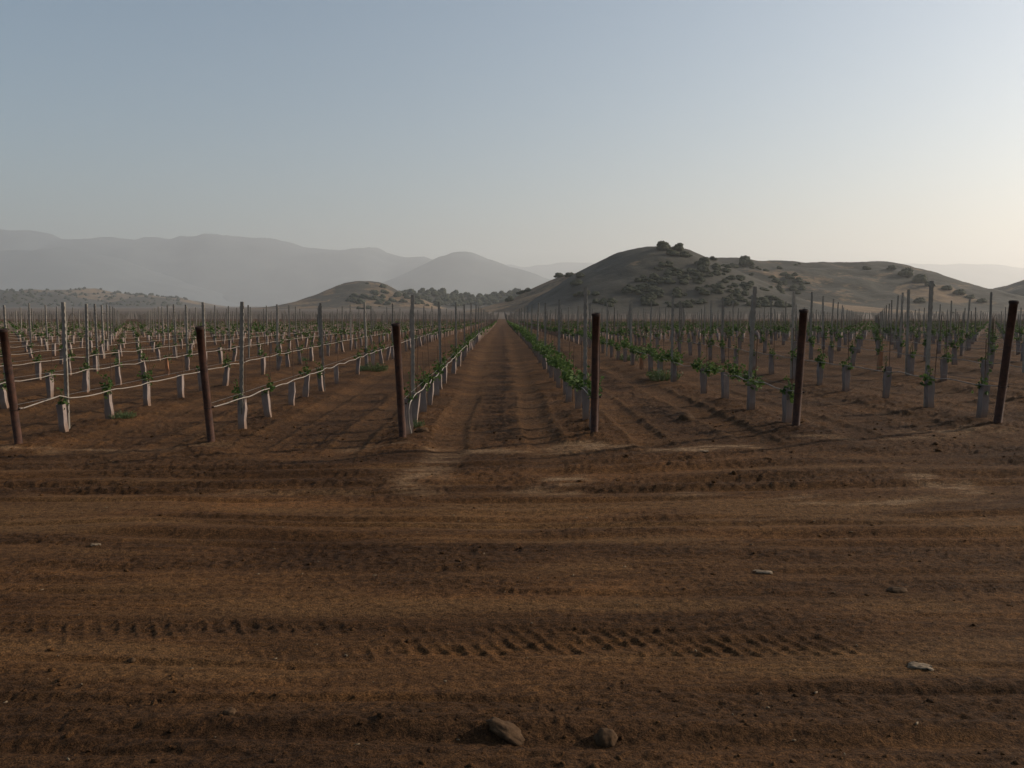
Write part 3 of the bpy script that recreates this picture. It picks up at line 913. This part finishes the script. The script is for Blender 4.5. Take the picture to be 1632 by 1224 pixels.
for (px, py, s, lab) in [(1058, 606, 1.15, 'fuzzy green weed clump at the foot of a post beside the leafy second hill-side row'),
                         (1000, 574, 1.0, 'low green weed clump farther up the lane beyond the fuzzy weed clump'),
                         (595, 592, 1.0, 'green weed clump under the hose between two grey posts on the plain side'),
                         (196, 668, .5, 'sparse weed tuft between two pale guards near the corner of the plain-side rows'),
                         (660, 685, .45, 'small weed tuft at the foot of the first post next to the lane'),
                         (484, 575, .6, 'green weed tuft low in the sparse rows on the plain side')]:
    d = ray(px, py); y = 14.0
    for _ in range(8): y = (EYE - float(macro(d[0]*y, y)) - .03) / -d[2]
    o = link('weed_clump', rnd.choice(WM)); o.location = (d[0]*y, y, gz(d[0]*y, y)); o.scale = (s*1.25, s, s); o.rotation_euler = (0, 0, rnd.uniform(0, 6))
    tag(o, lab, 'weed', 'weeds among the rows')

# ---- a bent dry stalk standing among the plain-side rows
b = MB()
for q in range(3):
    a0 = -.75 + q*.62
    b.tube([(a0 + t*.5, .1*q, .1 + 1.5*math.sin(math.pi*(.12 + .62*t))) for t in np.linspace(0, 1, 9)], .008, 4)
o = link('dry_stalk', b.mesh('dry_stalk', STEM)); o.location = (-17.4, 36.0, float(macro(-17.4, 36.0)) - .05)
tag(o, 'arching dry stalk standing among the far grey posts before the low hills', 'dry plant')

# ------------------------------------------------------------------ stones and clods on the road
def stone_mesh(seed, sx, sy, sz, mat, rough=.22, name='stone', wedge=0.0):
    import bmesh
    bm = bmesh.new(); bmesh.ops.create_icosphere(bm, subdivisions=4, radius=1.0)
    P = np.array([v.co[:] for v in bm.verts])
    d = fbm(P[:, 0]*1.1 + seed, P[:, 1]*1.1 + P[:, 2]*.7, 4, 700+seed) + .6*fbm(P[:, 2]*1.3 - seed, P[:, 0]*1.2 - P[:, 1], 3, 720+seed)
    for v, q in zip(bm.verts, d):
        v.co *= 1 + 1.5*rough*q
        v.co.z = max(v.co.z, -.45)
        v.co.x *= sx; v.co.y *= sy; v.co.z *= sz
        v.co.z += wedge*v.co.x
    me = bpy.data.meshes.new(name); bm.to_mesh(me); bm.free(); me.materials.append(mat)
    me.polygons.foreach_set('use_smooth', [True]*len(me.polygons))
    return me
def crumpled_mesh(seed, sx, sy, sz):
    n = 14; V = []; Q = []
    for i in range(n):
        for j in range(n):
            u, v = i/(n-1)*2-1, j/(n-1)*2-1
            V.append((u*sx, v*sy, 0))
    V = np.array(V)
    V[:, 2] = sz*(.9 + 1.4*np.abs(fbm(V[:, 0]/sx*1.6, V[:, 1]/sy*1.6, 3, seed)) - .55*((V[:, 0]/sx)**4 + (V[:, 1]/sy)**4))
    V[:, :2] += np.stack([perlin(V[:, 1]/sy*2, V[:, 0]/sx, seed+1), perlin(V[:, 0]/sx*2, V[:, 1]/sy, seed+2)], 1)*.45*np.array([sx, sy])
    Q = [(i*n+j, (i+1)*n+j, (i+1)*n+j+1, i*n+j+1) for i in range(n-1) for j in range(n-1)]
    m = len(V); lo = V.copy(); lo[:, 2] -= .004
    Q += [(m+d_, m+c_, m+b_, m+a_) for a_, b_, c_, d_ in Q]
    return mesh_np('crumpled_scrap', np.concatenate([V, lo]), np.array(Q), PALE, False)
for px, py, s, mat, lab, nm, rot, wd in [
        (812, 1168, (.098, .055, .034), STONE, 'brown wedge-shaped stone with a long shadow at the road edge', 'stone', -.25, -.5),
        (967, 1178, (.050, .046, .044), STONE, 'round brown stone half sunk in the road beside the wedge-shaped one', 'stone', .4, 0),
        (1430, 942, (.070, .045, .026), STONE, 'flat grey-brown stone lying by a dark scuff in the road', 'stone', .2, 0),
        (366, 1137, (.032, .026, .026), STONE, 'small stone at the end of a scraped groove in the road', 'stone', .1, 0),
        (210, 1048, (.022, .018, .014), STONE, 'pebble sitting alone just below a faint tyre print', 'stone', .1, 0),
        (1210, 1108, (.018, .016, .016), STONE, 'dark pebble alone on smooth tan soil', 'stone', .1, 0),
        (1093, 668, (.13, .10, .09), STONE, 'earth-brown stone in the lane between the two leafy rows', 'stone', .4, 0),
        (672, 688, (.10, .09, .07), STONE, 'brown stone behind the lane-side end post', 'stone', .4, 0)]:
    d = ray(px, py); y = EYE / -d[2]
    for _ in range(5): y = (EYE - gz(d[0]*y, y)) / -d[2]
    o = link(nm, stone_mesh(abs(hash((px, py))) % 37 if False else px % 37, *s, mat, wedge=wd)); o.location = (d[0]*y, y, gz(d[0]*y, y) - .12*s[2]); o.rotation_euler = (0, 0, rot)
    tag(o, lab, nm)
for px, py, s, lab, rot in [(1466, 1064, (.050, .034, .010), 'pale crumpled scrap lying flat on the road beside the tyre print', -.35),
                            (1217, 914, (.055, .024, .010), 'pale flat scrap lying on the road beyond the tyre print', -.2),
                            (152, 870, (.030, .014, .012), 'tiny white scrap alone on the smooth part of the road', .6),
                            (1122, 721, (.05, .03, .008), 'pale scrap on a bare bright patch before the leafy rows', 0.1)]:
    d = ray(px, py); y = EYE / -d[2]
    for _ in range(5): y = (EYE - gz(d[0]*y, y)) / -d[2]
    o = link('scrap', crumpled_mesh(px % 41, *s)); o.location = (d[0]*y, y, gz(d[0]*y, y) + .004); o.rotation_euler = (0, 0, rot)
    tag(o, lab, 'scrap')

# loose clods and grit
n = 4200
cy = 2.4 * (12.5/2.4) ** rng.random(n); cx = rng.uniform(-.72, .72, n) * (cy + 1.2)
rg = detail(cx, cy)
keep = rng.random(n) < (.12 + .9*rg[1])*(1 - .8*rg[3])
cx, cy, dz = cx[keep], cy[keep], rg[0][keep]
import bmesh
bm = bmesh.new(); bmesh.ops.create_icosphere(bm, subdivisions=1, radius=1.0)
T = np.array([v.co[:] for v in bm.verts]); Fc = np.array([[v.index for v in f.verts] for f in bm.faces]); bm.free()
T = T * (1 + .3*rng.normal(0, 1, (len(T), 1)).clip(-1, 1))
sz = np.clip(rng.lognormal(math.log(.0058), .55, len(cx)), .003, .032) * (.7 + .05*cy)
S = np.stack([sz*rng.uniform(.8, 1.5, len(sz)), sz*rng.uniform(.8, 1.3, len(sz)), sz*rng.uniform(.5, .9, len(sz))], 1)
me = scatter_mesh('soil_clods', T, Fc, np.column_stack([cx, cy, macro(cx, cy) + dz + sz*.15]), rng.uniform(0, 6.28, len(cx)), S, SOIL)
a_ = me.color_attributes.new('soil', 'FLOAT_COLOR', 'POINT'); c_ = np.tile(np.array([.6, .08, 0, 1], dtype=np.float32), (len(me.vertices), 1)); a_.data.foreach_set('color', c_.ravel())
tag(link('soil_clods', me), 'loose clods and grit strewn over the dirt road', 'clods', None, 'stuff')

# bits of dry straw and chaff
n = 230
cy = 2.6 * (16.0/2.6) ** rng.random(n); cx = rng.uniform(-.70, .70, n) * (cy + 1.0)
dz = detail(cx, cy)[0]
L = rng.uniform(.006, .026, n) * (.7 + .06*cy)
S = np.stack([L, rng.uniform(.003, .007, n)*(.7 + .08*cy), np.full(n, .004)], 1)
tag(link('straw_bits', scatter_mesh('straw_bits', boxT, boxF, np.column_stack([cx, cy, macro(cx, cy) + dz + .001]), rng.uniform(0, 6.28, n), S, CHAFF, rng.normal(0, .5, (n, 2)))),
    'tiny bits of dry straw strewn over the dirt', 'straw', None, 'stuff')

# ------------------------------------------------------------------ oaks and scrub on the hills
def crown_np(seed, n_cl, leaves, flat=1.0):
    r = np.random.default_rng(seed)
    bm = bmesh.new(); bmesh.ops.create_icosphere(bm, subdivisions=2, radius=1.0)
    P = np.array([v.co[:] for v in bm.verts]); Fi = np.array([[v.index for v in f.verts] for f in bm.faces]); bm.free()
    V, T3 = [], []; off = 0
    for i in range(n_cl):
        a = r.uniform(0, 6.28) if i % 2 else i*.9
        if i % 3:
            q = r.uniform(.34, .60); c = np.array([q*math.cos(a), q*math.sin(a), r.uniform(.14, .34)]); s = r.uniform(.36, .50)
        else:
            q = r.uniform(.0, .38); c = np.array([q*math.cos(a), q*math.sin(a), r.uniform(.45, .75)]); s = r.uniform(.36, .50)
        p = P*(1 + .22*perlin(P[:, 0]*2.1 + i*3, P[:, 1]*2.1 + P[:, 2]*1.7, seed+i)[:, None])
        p = p*np.array([s, s, s*.88]) + c
        p[:, 2] = np.maximum(p[:, 2], -.05)
        V.append(p); T3.append(Fi + off); off += len(p)
        m = leaves
        u = r.normal(0, 1, (m, 3)); u /= np.linalg.norm(u, axis=1)[:, None]
        cc = u*np.array([s, s, s*.88])*r.uniform(.88, 1.16, (m, 1)) + c
        e1 = np.cross(u, r.normal(0, 1, (m, 3))); e1 /= np.linalg.norm(e1, axis=1)[:, None] + 1e-6
        e2 = np.cross(u, e1) + .5*r.normal(0, 1, (m, 3))
        L = r.uniform(.05, .11, (m, 1))
        tri = np.stack([cc + e1*L, cc - e1*L*.5 + e2*L*.8, cc - e1*L*.5 - e2*L*.8], 1).reshape(-1, 3)
        V.append(tri); T3.append(np.arange(3*m).reshape(-1, 3) + off); off += 3*m
    return np.concatenate(V), np.concatenate(T3)
CROWN_NP = [crown_np(800+i, 11 + i % 3, 80) for i in range(5)]
CROWNS = [mesh_np('crown', v, q, OAK) for v, q in CROWN_NP]
b = MB(); b.tube([(0, 0, -.12), (.02, 0, .08), (-.02, .02, .3)], [.06, .045, .03], 6); b.tube([(.01, 0, .1), (.14, .05, .32)], [.03, .018], 5); b.tube([(.01, 0, .12), (-.12, -.05, .33)], [.03, .016], 5)
TRUNK_M = b.mesh('trunk', TRUNK)

def hz(H, x, y): return float(hill_z(H[0], np.array([x]), np.array([y]), *H[1:])[0][0])
def march(H, px, py, y0, y1, n=700):
    d = ray(px, py); y = np.linspace(y0, y1, n); x = d[0]*y; zr = EYE + d[2]*y
    z = hill_z(H[0], x, y, *H[1:])[0]
    i = np.where(z > zr)[0]
    if len(i): j = i[0]
    else: j = int(np.argmax((z - zr)/y))       # just above the skyline: stand it on the crest
    return x[j], y[j], z[j]
def tree(px, py, wpx, H, y0, y1, lab, grp=None, tall=1.0):
    x, y, z = march(H, px, py, y0, y1)
    root = link('oak_tree', None); root.location = (x, y, z - .3)
    w = wpx/F*y/2/.95
    root.scale = (w, w, w*tall*.9); root.rotation_euler = (0, 0, rnd.uniform(0, 6))
    link('crown', rnd.choice(CROWNS), root); link('trunk', TRUNK_M, root)
    tag(root, lab, 'tree', grp)
G1 = 'oaks on the skyline of the hills'
for px, py, w, tl, lab in [
        (1058, 395, 26, 1.0, 'big dark oak on the very top of the highest hill'),
        (1080, 396, 22, 1.0, 'second dark oak crowding the top of the highest hill, on its steeper side'),
        (1070, 404, 24, .8, 'low oak just under the two crowning the highest hill'),
        (1092, 407, 22, .8, 'oak stepping down the steep side just below the summit oaks'),
        (1188, 420, 26, 1.1, 'large round oak standing alone on the long ridge behind the summit'),
        (1168, 425, 17, 1.0, 'small oak just below the lone round oak on the ridge'),
        (1120, 420, 26, 1.0, 'dark oak at the shoulder where the summit slope meets the ridge'),
        (1136, 413, 14, .8, 'small oak on the saddle between summit and ridge'),
        (1421, 428, 16, .9, 'first oak of the skyline clump where the long ridge starts to drop'),
        (1443, 437, 26, 1.0, 'broad oak in the middle of the skyline clump on the dropping ridge'),
        (1465, 447, 26, 1.0, 'oak lower along the skyline clump on the dropping ridge'),
        (1482, 454, 18, .9, 'lowest oak of the skyline clump behind a tall grey post'),
        (1508, 460, 20, .7, 'low oak on the skyline just beyond the tall grey post'),
        (1528, 467, 22, .7, 'low oak midway down the ridge end'),
        (1546, 474, 20, .7, 'low oak near the bottom of the ridge end'),
        (1564, 480, 18, .7, 'lowest oak where the ridge runs out'),
        (1274, 420.5, 6, 1.0, 'tiny bush alone on the flat skyline of the long ridge'),
        (1268, 422, 7, .8, 'tiny bush beside another on the flat ridge skyline'),
        (812, 478, 15, 1.1, 'small dark oak alone on the tan foot of the hill near the lane end'),
        (842, 463, 14, .7, 'low bush on the skyline of the tan spur'),
        (893, 440, 22, .6, 'bush clump on the spur skyline'),
        (908, 439, 18, .7, 'bush beside the clump on the spur skyline'),
        (925, 440, 18, .8, 'bush at the notch between spur and highest hill'),
        (920, 452, 26, .7, 'dark oak at the corner where spur meets the highest hill'),
        (832, 466, 18, .7, 'faint bush on the face of the tan spur'),
        (1380, 428, 16, .8, 'bush alone high on the grassy face of the long ridge'),
        (1518, 500, 9, .8, 'small round bush at the foot of the hills among grey posts'),
        (1465, 480, 20, .8, 'dark bush low on the grassy face below the skyline clump')]:
    tree(px, py + w*.10*tl, w, HB, 470, 900, lab, G1, tl)
for px, py, w, tl, lab in [(610, 456, 13, 1.0, 'dark round oak on the shoulder of the small distant hill'),
                           (585, 451, 6, .9, 'tiny bush on top of the small distant hill'),
                           (573, 491, 12, .8, 'dark bush at the foot of the small distant hill'),
                           (585, 492, 15, .8, 'wider bush beside another at the foot of the small distant hill'),
                           (605, 488, 5, .8, 'tiny bush on pale grass below the small distant hill')]:
    tree(px, py + w*.2, w, HS, 1150, 1760, lab, G1, tl)

# scrub covering the shaded face
G2 = 'scrub bushes covering the hill faces'
def scrub(n, H, y0, y1, poly, wr, lab):
    k = 0; tries = 0
    poly = np.array(poly, float)
    x0, x1 = poly[:, 0].min(), poly[:, 0].max(); a0, a1 = poly[:, 1].min(), poly[:, 1].max()
    while k < n and tries < n*60:
        tries += 1
        px, py = rnd.uniform(x0, x1), rnd.uniform(a0, a1)
        ins = False; j = len(poly) - 1
        for i in range(len(poly)):
            if (poly[i, 1] > py) != (poly[j, 1] > py) and px < (poly[j, 0]-poly[i, 0])*(py-poly[i, 1])/(poly[j, 1]-poly[i, 1]) + poly[i, 0]: ins = not ins
            j = i
        if not ins or perlin(np.array([px/34.]), np.array([py/18.]), 900)[0] < -.12: continue
        x, y, z = march(H, px, py, y0, y1, 260)
        o = link('scrub_bush', rnd.choice(CROWNS)); w = rnd.uniform(*wr)/F*y/2
        o.location = (x, y, z - .4); o.scale = (w, w, w*rnd.uniform(.6, .9)); o.rotation_euler = (0, 0, rnd.uniform(0, 6))
        tag(o, lab, 'bush', G2); k += 1
scrub(200, HB, 460, 800, [(985,470),(1010,445),(1060,420),(1100,415),(1150,425),(1180,440),(1200,465),(1190,487),(1100,490),(960,488),(880,482),(900,470)], (9, 20), 'dark scrub bush among the many covering the shaded face of the highest hill')
scrub(48, HB, 520, 850, [(1120,422),(1180,425),(1240,425),(1290,450),(1300,475),(1250,478),(1205,460),(1160,432)], (8, 18), 'dark scrub bush in the hollow between summit and long ridge')
scrub(16, HB, 480, 800, [(1200,470),(1270,476),(1260,490),(1190,490)], (14, 24), 'dark scrub bush in the clump at the foot of the hollow')
scrub(42, HS, 1150, 1680, [(570,470),(610,463),(640,468),(700,488),(640,487),(540,485)], (9, 16), 'dark bush among the many on the lower face of the small distant hill')

def mass(name, H, n, pxr, pyr, y0, y1, wr, lab, cat):
    Vs, Qs, off = [], [], 0
    for i in range(n):
        px, py = rnd.uniform(*pxr), rnd.uniform(*pyr)
        x, y, z = march(H, px, py, y0, y1, 160)
        v, q = CROWN_NP[rnd.randrange(5)]
        w = rnd.uniform(*wr)/F*y/2; a = rnd.uniform(0, 6.28)
        vv = v*w; vv = np.stack([vv[:, 0]*math.cos(a) - vv[:, 1]*math.sin(a) + x, vv[:, 0]*math.sin(a) + vv[:, 1]*math.cos(a) + y, vv[:, 2] + z - .4], 1)
        Vs.append(vv); Qs.append(q + off); off += len(vv)
    tag(link(name, mesh_np(name, np.concatenate(Vs), np.concatenate(Qs), OAK)), lab, cat, None, 'stuff')
mass('woodland', HW, 190, (632, 860), (466, 488), 1480, 2240, (8, 17), 'far wood covering the low ridge between the small hill and the spur', 'wood')
mass('hillside_scrub', HL, 230, (0, 300), (460, 488), 2350, 3900, (3, 7), 'scattered scrub over the low hills on the plain', 'scrub')

# thin pole at the foot of the spur
p = at_y(765, 490, 420)
b = MB(); b.tube([(0, 0, -.3), (0, 0, 4.4)], [.12, .09], 8); b.box((0, 0, 4.0), (.9, .1, .1))
o = link('utility_pole', b.mesh('utility_pole', TRUNK)); o.location = (p[0], 420, -2.2)
tag(o, 'thin wooden pole standing on the plain before the tan spur', 'pole')

# ------------------------------------------------------------------ haze over the valley
m = bpy.data.materials.new('haze'); m.use_nodes = True
t = m.node_tree; t.nodes.clear()
o_ = t.nodes.new('ShaderNodeOutputMaterial'); v_ = t.nodes.new('ShaderNodeVolumePrincipled')
v_.inputs['Color'].default_value = (*HAZE_COLOR, 1); v_.inputs['Density'].default_value = HAZE_DENSITY
v_.inputs['Anisotropy'].default_value = 0.44
t.links.new(v_.outputs[0], o_.inputs['Volume'])
m.cycles.homogeneous_volume = True
m.cycles.volume_sampling = 'DISTANCE'
b = MB(); b.box((0, 0, 608), (39000, 39000, 1224)); 
o = link('haze', b.mesh('haze', m)); o['kind'] = 'stuff'
tag(o, 'pale haze hanging over the whole valley', 'haze', None, 'stuff')
